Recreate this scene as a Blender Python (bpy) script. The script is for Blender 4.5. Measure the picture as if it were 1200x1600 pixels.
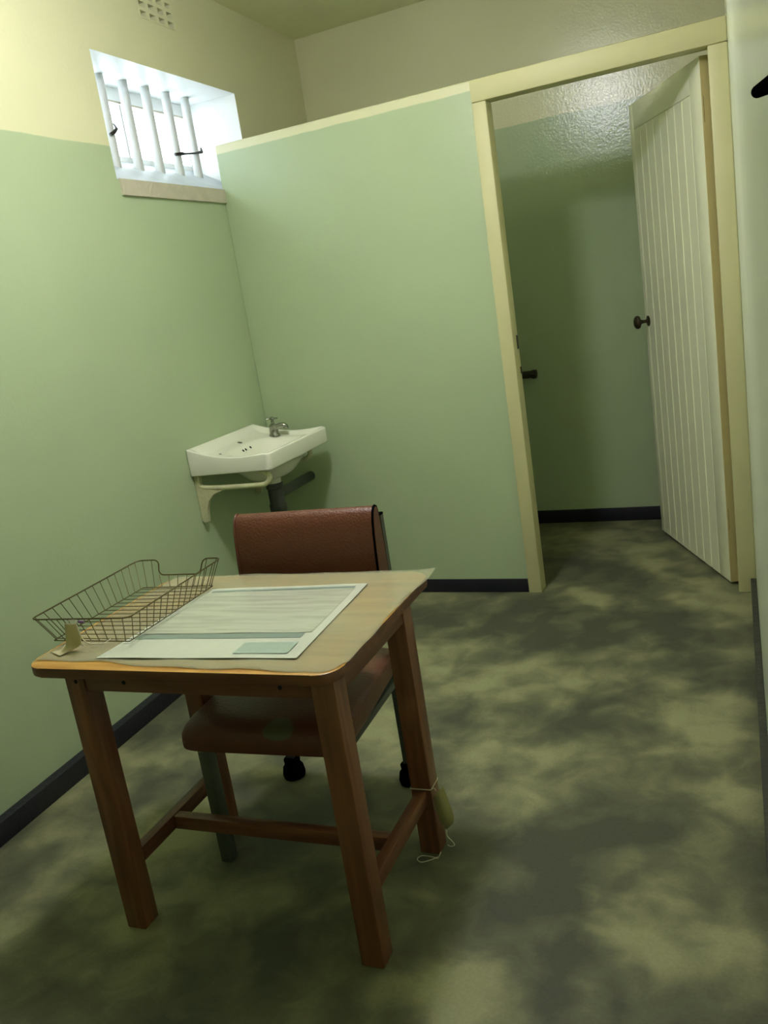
import bpy, bmesh, math, random
from mathutils import Vector, Matrix, noise as mnoise
random.seed(7)
for o in list(bpy.data.objects): bpy.data.objects.remove(o)
S = bpy.context.scene
COL = S.collection
R = math.radians

# ------------------------------------------------------------------ camera
CAMH = 1.45
FPX = 1379.18
cd = bpy.data.cameras.new('camera'); cam = bpy.data.objects.new('camera', cd); COL.objects.link(cam)
cam.location = (0, 0, CAMH); cam.rotation_mode = 'XYZ'
cam.rotation_euler = (R(76.1718), R(8.6358), R(23.3805))
cd.sensor_fit = 'VERTICAL'; cd.sensor_height = 24.0; cd.lens = 24.0 * FPX / 1600.0
cd.clip_start = 0.005; cd.clip_end = 200
S.camera = cam
# ------------------------------------------------------------------ daylight and exposure
w = bpy.data.worlds.new('sky'); S.world = w; w.use_nodes = True
wb = w.node_tree.nodes['Background']
wb.inputs[0].default_value = (0.86, 0.94, 1.0, 1); wb.inputs[1].default_value = 3.7
S.view_settings.view_transform = 'Standard'; S.view_settings.look = 'None'
S.view_settings.exposure = 1.12; S.view_settings.gamma = 1.0; S.view_settings.use_curve_mapping = False
LAMP = Vector((-1.20, 2.22, 2.69)); LAMP_STRENGTH = 62.0; LAMP_COL = (0.98, 0.98, 1.08, 1)
S.cycles.diffuse_bounces = 8; S.cycles.max_bounces = 14

# ------------------------------------------------------------------ measured planes (metres)
XL0 = -2.2736 + 0.0596 * 1.64
def xl(y): return XL0 - 0.0596 * y          # inner face of the left wall
def xr(y): return -0.1436 - 0.0436 * (y - 3.815)   # inner face of the right wall
YP, YB, CEIL, YF = 3.822, 4.974, 2.925, -0.75

# ------------------------------------------------------------------ helpers
def lin(c):
    c = c / 255.0
    return c / 12.92 if c <= 0.04045 else ((c + 0.055) / 1.055) ** 2.4
def rgb(r, g, b): return (lin(r), lin(g), lin(b), 1)

def mat(name, col=(0.5, 0.5, 0.5, 1), rough=0.5, metal=0.0, spec=0.5, bump=0.0, bscale=40.0, var=0.0, vscale=6.0):
    m = bpy.data.materials.new(name); m.use_nodes = True
    nt = m.node_tree; b = nt.nodes['Principled BSDF']
    b.inputs['Base Color'].default_value = col; b.inputs['Roughness'].default_value = rough
    b.inputs['Metallic'].default_value = metal; b.inputs['Specular IOR Level'].default_value = spec
    tc = nt.nodes.new('ShaderNodeTexCoord')
    if var > 0:
        n = nt.nodes.new('ShaderNodeTexNoise'); n.inputs['Scale'].default_value = vscale; n.inputs['Detail'].default_value = 5
        nt.links.new(tc.outputs['Object'], n.inputs['Vector'])
        mx = nt.nodes.new('ShaderNodeMix'); mx.data_type = 'RGBA'
        mx.inputs['A'].default_value = tuple(c * (1 - var) for c in col[:3]) + (1,)
        mx.inputs['B'].default_value = tuple(min(1, c * (1 + var)) for c in col[:3]) + (1,)
        nt.links.new(n.outputs['Fac'], mx.inputs['Factor']); nt.links.new(mx.outputs['Result'], b.inputs['Base Color'])
    if bump > 0:
        n2 = nt.nodes.new('ShaderNodeTexNoise'); n2.inputs['Scale'].default_value = bscale; n2.inputs['Detail'].default_value = 3
        nt.links.new(tc.outputs['Object'], n2.inputs['Vector'])
        bp = nt.nodes.new('ShaderNodeBump'); bp.inputs['Strength'].default_value = bump; bp.inputs['Distance'].default_value = 0.01
        nt.links.new(n2.outputs['Fac'], bp.inputs['Height']); nt.links.new(bp.outputs['Normal'], b.inputs['Normal'])
    return m

GREEN = rgb(170, 186, 150); CREAM = rgb(212, 211, 175)
def wall_mat(name, zdado, rough=0.38, low=GREEN, high=CREAM, bump=0.11, bscale=70):
    """gloss wall paint: green up to zdado, cream above (two coats met at a hand-cut line)"""
    m = bpy.data.materials.new(name); m.use_nodes = True; nt = m.node_tree; b = nt.nodes['Principled BSDF']
    g = nt.nodes.new('ShaderNodeNewGeometry'); sx = nt.nodes.new('ShaderNodeSeparateXYZ')
    nt.links.new(g.outputs['Position'], sx.inputs[0])
    n = nt.nodes.new('ShaderNodeTexNoise'); n.inputs['Scale'].default_value = 5; n.inputs['Detail'].default_value = 4
    nt.links.new(g.outputs['Position'], n.inputs['Vector'])
    ma = nt.nodes.new('ShaderNodeMath'); ma.operation = 'MULTIPLY_ADD'; ma.inputs[1].default_value = 0.012
    nt.links.new(n.outputs['Fac'], ma.inputs[0]); nt.links.new(sx.outputs['Z'], ma.inputs[2])
    mr = nt.nodes.new('ShaderNodeMapRange'); mr.inputs['From Min'].default_value = zdado + 0.004; mr.inputs['From Max'].default_value = zdado + 0.008
    nt.links.new(ma.outputs[0], mr.inputs['Value'])
    mx = nt.nodes.new('ShaderNodeMix'); mx.data_type = 'RGBA'; mx.inputs['A'].default_value = low; mx.inputs['B'].default_value = high
    nt.links.new(mr.outputs['Result'], mx.inputs['Factor'])
    n3 = nt.nodes.new('ShaderNodeTexNoise'); n3.inputs['Scale'].default_value = 2.2; n3.inputs['Detail'].default_value = 6
    nt.links.new(g.outputs['Position'], n3.inputs['Vector'])
    mr3 = nt.nodes.new('ShaderNodeMapRange'); mr3.inputs['To Min'].default_value = 0.93; mr3.inputs['To Max'].default_value = 1.05
    nt.links.new(n3.outputs['Fac'], mr3.inputs['Value'])
    vm = nt.nodes.new('ShaderNodeVectorMath'); vm.operation = 'SCALE'
    nt.links.new(mx.outputs['Result'], vm.inputs[0]); nt.links.new(mr3.outputs['Result'], vm.inputs['Scale'])
    nt.links.new(vm.outputs[0], b.inputs['Base Color'])
    b.inputs['Roughness'].default_value = rough
    n2 = nt.nodes.new('ShaderNodeTexNoise'); n2.inputs['Scale'].default_value = bscale; n2.inputs['Detail'].default_value = 3
    nt.links.new(g.outputs['Position'], n2.inputs['Vector'])
    bp = nt.nodes.new('ShaderNodeBump'); bp.inputs['Strength'].default_value = bump; bp.inputs['Distance'].default_value = 0.006
    nt.links.new(n2.outputs['Fac'], bp.inputs['Height']); nt.links.new(bp.outputs['Normal'], b.inputs['Normal'])
    return m

def wood_mat(name, dark, light, rough=0.4, axis=(14, 1.2, 14), coat=0.0, direction='X'):
    m = bpy.data.materials.new(name); m.use_nodes = True; nt = m.node_tree; b = nt.nodes['Principled BSDF']
    tc = nt.nodes.new('ShaderNodeTexCoord'); mp = nt.nodes.new('ShaderNodeMapping'); mp.inputs['Scale'].default_value = axis
    nt.links.new(tc.outputs['Object'], mp.inputs['Vector'])
    n = nt.nodes.new('ShaderNodeTexNoise'); n.inputs['Scale'].default_value = 2.4; n.inputs['Detail'].default_value = 7; n.inputs['Distortion'].default_value = 0.6
    nt.links.new(mp.outputs[0], n.inputs['Vector'])
    cr = nt.nodes.new('ShaderNodeValToRGB'); cr.color_ramp.elements[0].position = 0.32; cr.color_ramp.elements[1].position = 0.70
    cr.color_ramp.elements[0].color = dark; cr.color_ramp.elements[1].color = light
    nt.links.new(n.outputs['Fac'], cr.inputs[0]); nt.links.new(cr.outputs[0], b.inputs['Base Color'])
    b.inputs['Roughness'].default_value = rough; b.inputs['Coat Weight'].default_value = coat
    return m

def mesh_obj(name, verts, faces, m, parent=None, smooth=False, mats=None, idx=None):
    me = bpy.data.meshes.new(name); me.from_pydata([tuple(v) for v in verts], [], faces); me.update()
    bm = bmesh.new(); bm.from_mesh(me); bmesh.ops.recalc_face_normals(bm, faces=bm.faces); bm.to_mesh(me); bm.free()
    for mm in (mats or [m]): me.materials.append(mm)
    if idx:
        for p, i in zip(me.polygons, idx): p.material_index = i
    if smooth:
        for p in me.polygons: p.use_smooth = True
        try: me.set_sharp_from_angle(angle=R(42))
        except Exception: pass
    o = bpy.data.objects.new(name, me); COL.objects.link(o)
    if parent: o.parent = parent
    return o

def bm_obj(name, bm, m, parent=None, smooth=True, sharp=42):
    bmesh.ops.recalc_face_normals(bm, faces=bm.faces)
    me = bpy.data.meshes.new(name); bm.to_mesh(me); bm.free(); me.materials.append(m)
    if smooth:
        for p in me.polygons: p.use_smooth = True
        me.set_sharp_from_angle(angle=R(sharp))
    o = bpy.data.objects.new(name, me); COL.objects.link(o)
    if parent: o.parent = parent
    return o

def box_bm(x0, x1, y0, y1, z0, z1, bevel=0.0, seg=2, bm=None):
    b = bmesh.new()
    r = bmesh.ops.create_cube(b, size=1)
    for v in b.verts:
        v.co = Vector(((x0 + x1) / 2 + v.co.x * (x1 - x0), (y0 + y1) / 2 + v.co.y * (y1 - y0), (z0 + z1) / 2 + v.co.z * (z1 - z0)))
    if bevel > 0: bmesh.ops.bevel(b, geom=list(b.edges), offset=bevel, segments=seg, profile=0.5, affect='EDGES')
    return b
def box(name, x0, x1, y0, y1, z0, z1, m, parent=None, bevel=0.0, seg=2):
    return bm_obj(name, box_bm(x0, x1, y0, y1, z0, z1, bevel, seg), m, parent, smooth=bevel > 0)

def prism(name, poly, z0, z1, m, parent=None, bevel=0.0, seg=2, smooth=False):
    """poly in xy, extruded in z"""
    n = len(poly); b = bmesh.new()
    lo = [b.verts.new((p[0], p[1], z0)) for p in poly]; hi = [b.verts.new((p[0], p[1], z1)) for p in poly]
    b.faces.new(lo[::-1]); b.faces.new(hi)
    for i in range(n): b.faces.new((lo[i], lo[(i + 1) % n], hi[(i + 1) % n], hi[i]))
    if bevel > 0:
        es = [e for e in b.edges if abs(e.verts[0].co.z - e.verts[1].co.z) < 1e-6]
        bmesh.ops.bevel(b, geom=es, offset=bevel, segments=seg, profile=0.5, affect='EDGES')
    return bm_obj(name, b, m, parent, smooth=smooth or bevel > 0)

def tube_geo(pts, rad, n=8, closed=False, cap=True):
    pts = [Vector(p) for p in pts]; N = len(pts); verts = []; faces = []
    rads = rad if isinstance(rad, (list, tuple)) else [rad] * N
    up = None
    for i, p in enumerate(pts):
        a = pts[(i - 1) % N] if (closed or i > 0) else p
        c = pts[(i + 1) % N] if (closed or i < N - 1) else p
        t = (c - a)
        t = t.normalized() if t.length > 1e-9 else Vector((0, 0, 1))
        if up is None:
            up = Vector((0, 0, 1)) if abs(t.z) < 0.9 else Vector((1, 0, 0))
        s = t.cross(up)
        if s.length < 1e-6: s = t.cross(Vector((0.3, 0.8, 0.5)))
        s.normalize(); up = s.cross(t).normalized()
        for k in range(n):
            an = 2 * math.pi * k / n
            verts.append(p + (s * math.cos(an) + up * math.sin(an)) * rads[i])
    m = N if closed else N - 1
    for i in range(m):
        for k in range(n):
            a = i * n + k; b = i * n + (k + 1) % n; c = ((i + 1) % N) * n + (k + 1) % n; d = ((i + 1) % N) * n + k
            faces.append((a, b, c, d))
    if cap and not closed:
        faces.append(tuple(range(n))[::-1]); faces.append(tuple(range((N - 1) * n, N * n)))
    return verts, faces
def tube(name, pts, rad, m, parent=None, n=8, closed=False):
    v, f = tube_geo(pts, rad, n, closed); return mesh_obj(name, v, f, m, parent, smooth=True)
def smooth_path(pts, k=5):
    """Catmull-Rom through the points"""
    P = [Vector(p) for p in pts]; out = []
    for i in range(len(P) - 1):
        a = P[max(i - 1, 0)]; b = P[i]; c = P[i + 1]; d = P[min(i + 2, len(P) - 1)]
        for j in range(k):
            t = j / k
            out.append(0.5 * ((2 * b) + (c - a) * t + (2 * a - 5 * b + 4 * c - d) * t * t + (3 * b - a - 3 * c + d) * t ** 3))
    out.append(P[-1]); return out
def fillet(pts, r, k=5, closed=False):
    """round the corners of a polyline"""
    P = [Vector(p) for p in pts]; N = len(P); out = []
    for i in range(N):
        if not closed and i in (0, N - 1): out.append(P[i]); continue
        a, b, c = P[i - 1], P[i], P[(i + 1) % N]
        u = (a - b); v = (c - b); q = min(r, u.length * 0.45, v.length * 0.45)
        p0 = b + u.normalized() * q; p1 = b + v.normalized() * q
        for j in range(k + 1):
            t = j / k; out.append((1 - t) ** 2 * p0 + 2 * t * (1 - t) * b + t * t * p1)
    return out
def lathe(name, prof, m, parent=None, n=24, mw=None, squash=1.0):
    """profile (r,z) around local z; mw places it"""
    V = []; F = []
    for (r, z) in prof:
        for k in range(n):
            a = 2 * math.pi * k / n; V.append(Vector((r * math.cos(a), r * math.sin(a) * squash, z)))
    for i in range(len(prof) - 1):
        for k in range(n): F.append((i * n + k, i * n + (k + 1) % n, (i + 1) * n + (k + 1) % n, (i + 1) * n + k))
    F.append(tuple(range(n))[::-1]); F.append(tuple(range((len(prof) - 1) * n, len(prof) * n)))
    if mw is not None: V = [mw @ v for v in V]
    return mesh_obj(name, V, F, m, parent, smooth=True)
def align(p, d):
    """matrix: local z along d, origin at p"""
    return Matrix.Translation(Vector(p)) @ Vector(d).to_track_quat('Z', 'Y').to_matrix().to_4x4()
def empty(name, loc=(0, 0, 0), rz=0.0, parent=None):
    o = bpy.data.objects.new(name, None); COL.objects.link(o); o.location = loc; o.rotation_euler = (0, 0, rz)
    o.empty_display_size = 0.1
    if parent: o.parent = parent
    return o
def tag(o, label, cat, group=None):
    o['label'] = label; o['category'] = cat
    if group: o['group'] = group
    return o
def struct(o, label=None):
    o['kind'] = 'structure'
    if label: o['label'] = label
    return o

# ------------------------------------------------------------------ materials
M = {}
M['wall_left'] = wall_mat('paint_left_wall', 2.165)
M['wall_back'] = wall_mat('paint_back_wall', 2.214, 0.19, bump=0.15, bscale=95)
M['wall_part'] = wall_mat('paint_partition', 2.205)
M['wall_right'] = wall_mat('paint_right_wall', 2.165, 0.20, low=rgb(214, 222, 202))
M['ceiling'] = mat('ceiling_paint', rgb(238, 236, 196), 0.7, bump=0.15, bscale=30, var=0.05)
M['frame'] = mat('cream_gloss_frame', rgb(200, 196, 150), 0.5, bump=0.12, bscale=22, var=0.05, vscale=9)
M['door'] = mat('pale_cream_door', rgb(234, 234, 206), 0.36, bump=0.06, bscale=30, var=0.04)
M['door_edge'] = mat('door_edge_paint', rgb(196, 182, 128), 0.45, bump=0.1, bscale=30, var=0.06)
M['white_paint'] = mat('white_paint', rgb(236, 238, 238), 0.4, bump=0.1, bscale=40)
M['skirting'] = mat('skirting_black', rgb(22, 22, 34), 0.5, bump=0.25, bscale=60, var=0.25, vscale=14)
M['skirting_worn'] = mat('skirting_worn', rgb(58, 60, 50), 0.7, bump=0.5, bscale=50, var=0.5, vscale=18)
M['bar_paint'] = mat('bar_paint', rgb(200, 203, 203), 0.4, bump=0.1)
M['sill_paint'] = mat('sill_paint', rgb(178, 186, 192), 0.5, bump=0.4, bscale=18, var=0.22, vscale=9)
M['concrete'] = mat('sill_concrete', rgb(190, 184, 166), 0.8, bump=0.4, bscale=60, var=0.18, vscale=16)
M['dark_iron'] = mat('dark_iron', rgb(44, 42, 34), 0.5, 0.3, bump=0.15, var=0.2)
M['bronze'] = mat('dark_bronze', rgb(62, 54, 36), 0.42, 0.6, bump=0.1, var=0.2, vscale=30)
M['black'] = mat('black_rubber', rgb(10, 10, 11), 0.9, spec=0.0)
M['steel_grey'] = mat('grey_green_steel', rgb(84, 90, 84), 0.45, 0.35, bump=0.05, var=0.15, vscale=12)
M['chrome'] = mat('worn_chrome', rgb(150, 152, 138), 0.25, 0.9, bump=0.08, bscale=60, var=0.2, vscale=40)
M['porcelain'] = mat('white_porcelain', rgb(226, 226, 212), 0.16, spec=0.6)
M['bracket'] = mat('bracket_cream', rgb(196, 194, 156), 0.5, bump=0.4, bscale=60, var=0.15, vscale=30)
M['plastic_grey'] = mat('dark_grey_plastic', rgb(58, 62, 60), 0.4)
M['hole'] = mat('dark_void', rgb(20, 19, 14), 0.9)
M['wire'] = mat('dull_brass_wire', rgb(96, 88, 56), 0.4, 0.7)
M['card'] = mat('buff_card', rgb(196, 186, 148), 0.8, bump=0.1, var=0.08)
M['card_old'] = mat('aged_card', rgb(168, 162, 112), 0.8, bump=0.1, var=0.12, vscale=30)
M['string'] = mat('white_string', rgb(206, 202, 182), 0.9)
M['purple'] = mat('purple_thread', rgb(120, 84, 140), 0.8)
M['leg_wood'] = wood_mat('leg_wood', rgb(98, 59, 38), rgb(138, 88, 58), 0.38, (16, 16, 1.3))
M['rail_wood'] = wood_mat('rail_wood', rgb(88, 50, 34), rgb(124, 78, 50), 0.38, (1.3, 16, 16))
M['side_wood'] = wood_mat('side_rail_wood', rgb(88, 50, 34), rgb(124, 78, 50), 0.38, (16, 1.3, 16))
M['top_wood'] = wood_mat('top_wood', rgb(176, 122, 50), rgb(218, 172, 92), 0.3, (1.1, 12, 12))
M['print_bar'] = mat('printed_bar', rgb(132, 148, 138), 0.3)
M['print_box'] = mat('printed_box', rgb(160, 178, 166), 0.3, var=0.12, vscale=60)

# floor: polished mottled concrete
CLOUDS_AND_LIGHT = [(1, -1.00, 2.32, 0.13, 0.12), (-1, -0.53, 1.92, 0.12, 0.12), (1, -1.32, 3.32, 0.17, 0.15), (1, -0.97, 2.83, 0.23, 0.15), (1, -0.83, 2.28, 0.18, 0.12), (1, -0.28, 2.75, 0.11, 0.15), (1, -0.16, 2.24, 0.05, 0.10), (1, -0.41, 1.69, 0.07, 0.05), (1, -0.63, 1.41, 0.09, 0.09),  # last pale cloud on this line paints lamp light falling past the table
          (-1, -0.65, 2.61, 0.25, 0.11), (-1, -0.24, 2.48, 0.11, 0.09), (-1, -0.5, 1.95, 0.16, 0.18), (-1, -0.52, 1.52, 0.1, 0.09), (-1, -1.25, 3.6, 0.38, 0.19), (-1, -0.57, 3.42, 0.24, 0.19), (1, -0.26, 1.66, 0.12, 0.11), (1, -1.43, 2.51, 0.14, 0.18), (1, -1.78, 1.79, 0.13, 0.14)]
def floor_mat():
    m = bpy.data.materials.new('mottled_concrete'); m.use_nodes = True; nt = m.node_tree; b = nt.nodes['Principled BSDF']
    g = nt.nodes.new('ShaderNodeNewGeometry')
    def nz(scale, detail, dist, rough=0.5, off=(0, 0, 0)):
        mp = nt.nodes.new('ShaderNodeMapping'); mp.inputs['Location'].default_value = off; mp.inputs['Scale'].default_value = (1, 1.0, 1)
        nt.links.new(g.outputs['Position'], mp.inputs['Vector'])
        n = nt.nodes.new('ShaderNodeTexNoise'); n.inputs['Scale'].default_value = scale; n.inputs['Detail'].default_value = detail
        n.inputs['Distortion'].default_value = dist; n.inputs['Roughness'].default_value = rough
        nt.links.new(mp.outputs[0], n.inputs['Vector']); return n
    a = nz(2.3, 2.5, 0.35, 0.45, (3.1, 1.7, 0)); c = nz(8.0, 4, 0.4, 0.5, (0.4, 5.0, 0))
    mx = nt.nodes.new('ShaderNodeMix'); mx.data_type = 'FLOAT'; mx.inputs['Factor'].default_value = 0.38
    nt.links.new(a.outputs['Fac'], mx.inputs['A']); nt.links.new(c.outputs['Fac'], mx.inputs['B'])
    # broad pale and dark trowel clouds in the screed, plus one painted patch of lamp light (soft, warped outlines)
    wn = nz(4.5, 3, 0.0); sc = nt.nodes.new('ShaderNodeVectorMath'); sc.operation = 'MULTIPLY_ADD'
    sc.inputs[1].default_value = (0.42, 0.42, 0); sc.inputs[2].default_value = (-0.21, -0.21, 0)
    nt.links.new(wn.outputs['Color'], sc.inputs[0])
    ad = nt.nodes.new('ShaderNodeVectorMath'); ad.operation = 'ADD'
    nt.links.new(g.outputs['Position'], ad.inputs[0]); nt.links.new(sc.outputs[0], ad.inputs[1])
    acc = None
    for (sg, bx_, by_, ra, rb) in CLOUDS_AND_LIGHT:
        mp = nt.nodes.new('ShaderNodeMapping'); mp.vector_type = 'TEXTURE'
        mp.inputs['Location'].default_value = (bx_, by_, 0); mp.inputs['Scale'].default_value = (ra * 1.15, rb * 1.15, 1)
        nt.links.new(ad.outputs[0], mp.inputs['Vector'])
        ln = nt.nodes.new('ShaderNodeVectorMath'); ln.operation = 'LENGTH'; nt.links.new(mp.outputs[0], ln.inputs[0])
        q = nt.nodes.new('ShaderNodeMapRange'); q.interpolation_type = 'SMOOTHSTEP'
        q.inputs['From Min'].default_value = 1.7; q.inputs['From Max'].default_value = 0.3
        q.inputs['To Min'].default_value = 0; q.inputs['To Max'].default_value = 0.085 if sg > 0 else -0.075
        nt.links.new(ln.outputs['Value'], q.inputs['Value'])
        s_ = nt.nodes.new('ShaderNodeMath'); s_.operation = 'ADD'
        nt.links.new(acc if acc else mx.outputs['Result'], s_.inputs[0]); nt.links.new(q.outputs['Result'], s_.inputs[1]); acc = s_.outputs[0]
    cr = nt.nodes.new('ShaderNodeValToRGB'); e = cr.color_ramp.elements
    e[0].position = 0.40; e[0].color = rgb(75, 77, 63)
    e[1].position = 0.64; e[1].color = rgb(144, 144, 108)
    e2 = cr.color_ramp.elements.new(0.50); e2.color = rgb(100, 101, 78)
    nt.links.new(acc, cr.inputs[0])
    sp = nz(120, 2, 0); mr = nt.nodes.new('ShaderNodeMapRange'); mr.inputs['From Min'].default_value = 0.3; mr.inputs['From Max'].default_value = 0.7
    mr.inputs['To Min'].default_value = 0.93; mr.inputs['To Max'].default_value = 1.06
    nt.links.new(sp.outputs['Fac'], mr.inputs['Value'])
    vm = nt.nodes.new('ShaderNodeVectorMath'); vm.operation = 'SCALE'
    nt.links.new(cr.outputs[0], vm.inputs[0]); nt.links.new(mr.outputs['Result'], vm.inputs['Scale'])
    nt.links.new(vm.outputs[0], b.inputs['Base Color'])
    b.inputs['Roughness'].default_value = 0.55; b.inputs['Specular IOR Level'].default_value = 0.3
    bp = nt.nodes.new('ShaderNodeBump'); bp.inputs['Strength'].default_value = 0.12; bp.inputs['Distance'].default_value = 0.005
    nt.links.new(c.outputs['Fac'], bp.inputs['Height']); nt.links.new(bp.outputs['Normal'], b.inputs['Normal'])
    return m
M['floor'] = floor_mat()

def leather_mat():
    m = mat('brown_leatherette', rgb(98, 54, 37), 0.38, spec=0.5, bump=0.25, bscale=160, var=0.12, vscale=10)
    return m
M['leather'] = leather_mat()
def seat_mat():
    """brown vinyl with one pale worn oval on the front of the seat"""
    m = leather_mat(); m.name = 'brown_vinyl_seat'; nt = m.node_tree; b = nt.nodes['Principled BSDF']
    src = b.inputs['Base Color'].links[0].from_socket
    tc = nt.nodes.new('ShaderNodeTexCoord'); mp = nt.nodes.new('ShaderNodeMapping'); mp.vector_type = 'TEXTURE'
    mp.inputs['Location'].default_value = (0.055, -0.272, 0.43); mp.inputs['Scale'].default_value = (0.045, 0.07, 0.022)
    nt.links.new(tc.outputs['Object'], mp.inputs['Vector'])
    ln = nt.nodes.new('ShaderNodeVectorMath'); ln.operation = 'LENGTH'; nt.links.new(mp.outputs[0], ln.inputs[0])
    mr = nt.nodes.new('ShaderNodeMapRange'); mr.inputs['From Min'].default_value = 1.05; mr.inputs['From Max'].default_value = 0.85
    nt.links.new(ln.outputs['Value'], mr.inputs['Value'])
    mx = nt.nodes.new('ShaderNodeMix'); mx.data_type = 'RGBA'; mx.inputs['B'].default_value = rgb(92, 88, 62)
    nt.links.new(mr.outputs['Result'], mx.inputs['Factor']); nt.links.new(src, mx.inputs['A'])
    nt.links.new(mx.outputs['Result'], b.inputs['Base Color'])
    return m
M['seat'] = seat_mat()

def film_mat():
    m = bpy.data.materials.new('cloudy_clear_film'); m.use_nodes = True; nt = m.node_tree
    out = nt.nodes['Material Output']; b = nt.nodes['Principled BSDF']
    b.inputs['Base Color'].default_value = rgb(196, 195, 166); b.inputs['Roughness'].default_value = 0.22
    tr = nt.nodes.new('ShaderNodeBsdfTransparent'); tr.inputs[0].default_value = (0.97, 0.97, 0.93, 1)
    tc = nt.nodes.new('ShaderNodeTexCoord'); n = nt.nodes.new('ShaderNodeTexNoise'); n.inputs['Scale'].default_value = 5; n.inputs['Detail'].default_value = 5
    nt.links.new(tc.outputs['Object'], n.inputs['Vector'])
    mr = nt.nodes.new('ShaderNodeMapRange'); mr.inputs['From Min'].default_value = 0.3; mr.inputs['From Max'].default_value = 0.7
    mr.inputs['To Min'].default_value = 0.28; mr.inputs['To Max'].default_value = 0.48
    nt.links.new(n.outputs['Fac'], mr.inputs['Value'])
    mx = nt.nodes.new('ShaderNodeMixShader'); nt.links.new(mr.outputs['Result'], mx.inputs[0])
    nt.links.new(tr.outputs[0], mx.inputs[1]); nt.links.new(b.outputs[0], mx.inputs[2]); nt.links.new(mx.outputs[0], out.inputs[0])
    return m
M['film'] = film_mat()
def glass_mat():
    m = bpy.data.materials.new('window_glass'); m.use_nodes = True; nt = m.node_tree
    out = nt.nodes['Material Output']; nt.nodes.remove(nt.nodes['Principled BSDF'])
    tr = nt.nodes.new('ShaderNodeBsdfTransparent'); tr.inputs[0].default_value = (0.95, 0.97, 0.97, 1)
    gl = nt.nodes.new('ShaderNodeBsdfGlossy'); gl.inputs['Roughness'].default_value = 0.03
    mx = nt.nodes.new('ShaderNodeMixShader'); mx.inputs[0].default_value = 0.06
    nt.links.new(tr.outputs[0], mx.inputs[1]); nt.links.new(gl.outputs[0], mx.inputs[2]); nt.links.new(mx.outputs[0], out.inputs[0])
    return m
M['glass'] = glass_mat()
def print_mat():
    """grey-white sheet with faint rows of print"""
    m = mat('laminated_print', rgb(204, 208, 196), 0.2, bump=0.12, bscale=22); nt = m.node_tree; b = nt.nodes['Principled BSDF']
    tc = nt.nodes.new('ShaderNodeTexCoord'); mp = nt.nodes.new('ShaderNodeMapping'); mp.inputs['Scale'].default_value = (5, 60, 1)
    nt.links.new(tc.outputs['Object'], mp.inputs['Vector'])
    n = nt.nodes.new('ShaderNodeTexNoise'); n.inputs['Scale'].default_value = 1.0; n.inputs['Detail'].default_value = 3
    nt.links.new(mp.outputs[0], n.inputs['Vector'])
    cr = nt.nodes.new('ShaderNodeValToRGB'); cr.color_ramp.elements[0].position = 0.36; cr.color_ramp.elements[1].position = 0.6
    cr.color_ramp.elements[0].color = rgb(174, 178, 162); cr.color_ramp.elements[1].color = rgb(191, 194, 179)
    nt.links.new(n.outputs['Fac'], cr.inputs[0]); nt.links.new(cr.outputs[0], b.inputs['Base Color'])
    b.inputs['Coat Weight'].default_value = 0.4; b.inputs['Coat Roughness'].default_value = 0.08
    return m
M['print'] = print_mat()
M['paper'] = mat('laminated_white', rgb(206, 210, 197), 0.2, var=0.03, bump=0.12, bscale=22)
M['paper'].node_tree.nodes['Principled BSDF'].inputs['Coat Weight'].default_value = 0.4

# ================================================================== ROOM SHELL
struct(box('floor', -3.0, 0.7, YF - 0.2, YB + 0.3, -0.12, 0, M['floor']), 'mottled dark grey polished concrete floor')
struct(box('ceiling', -3.0, 0.7, YF - 0.2, YB + 0.3, CEIL, CEIL + 0.12, M['ceiling']), 'olive cream painted ceiling')
struct(box('wall_back', -2.9, 0.4, YB, YB + 0.2, 0, CEIL, M['wall_back']), 'glossy back wall, green below a cream upper band')
struct(box('wall_front', -2.9, 0.5, YF - 0.2, YF, 0, CEIL, M['wall_left']), 'green and cream wall behind the viewer')
prr = [(xr(YF), YF), (xr(YB), YB), (xr(YB) + 0.2, YB), (xr(YF) + 0.2, YF)]
struct(prism('wall_right', prr, 0, CEIL, M['wall_right']), 'glossy pale green wall along the right edge')

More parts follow.
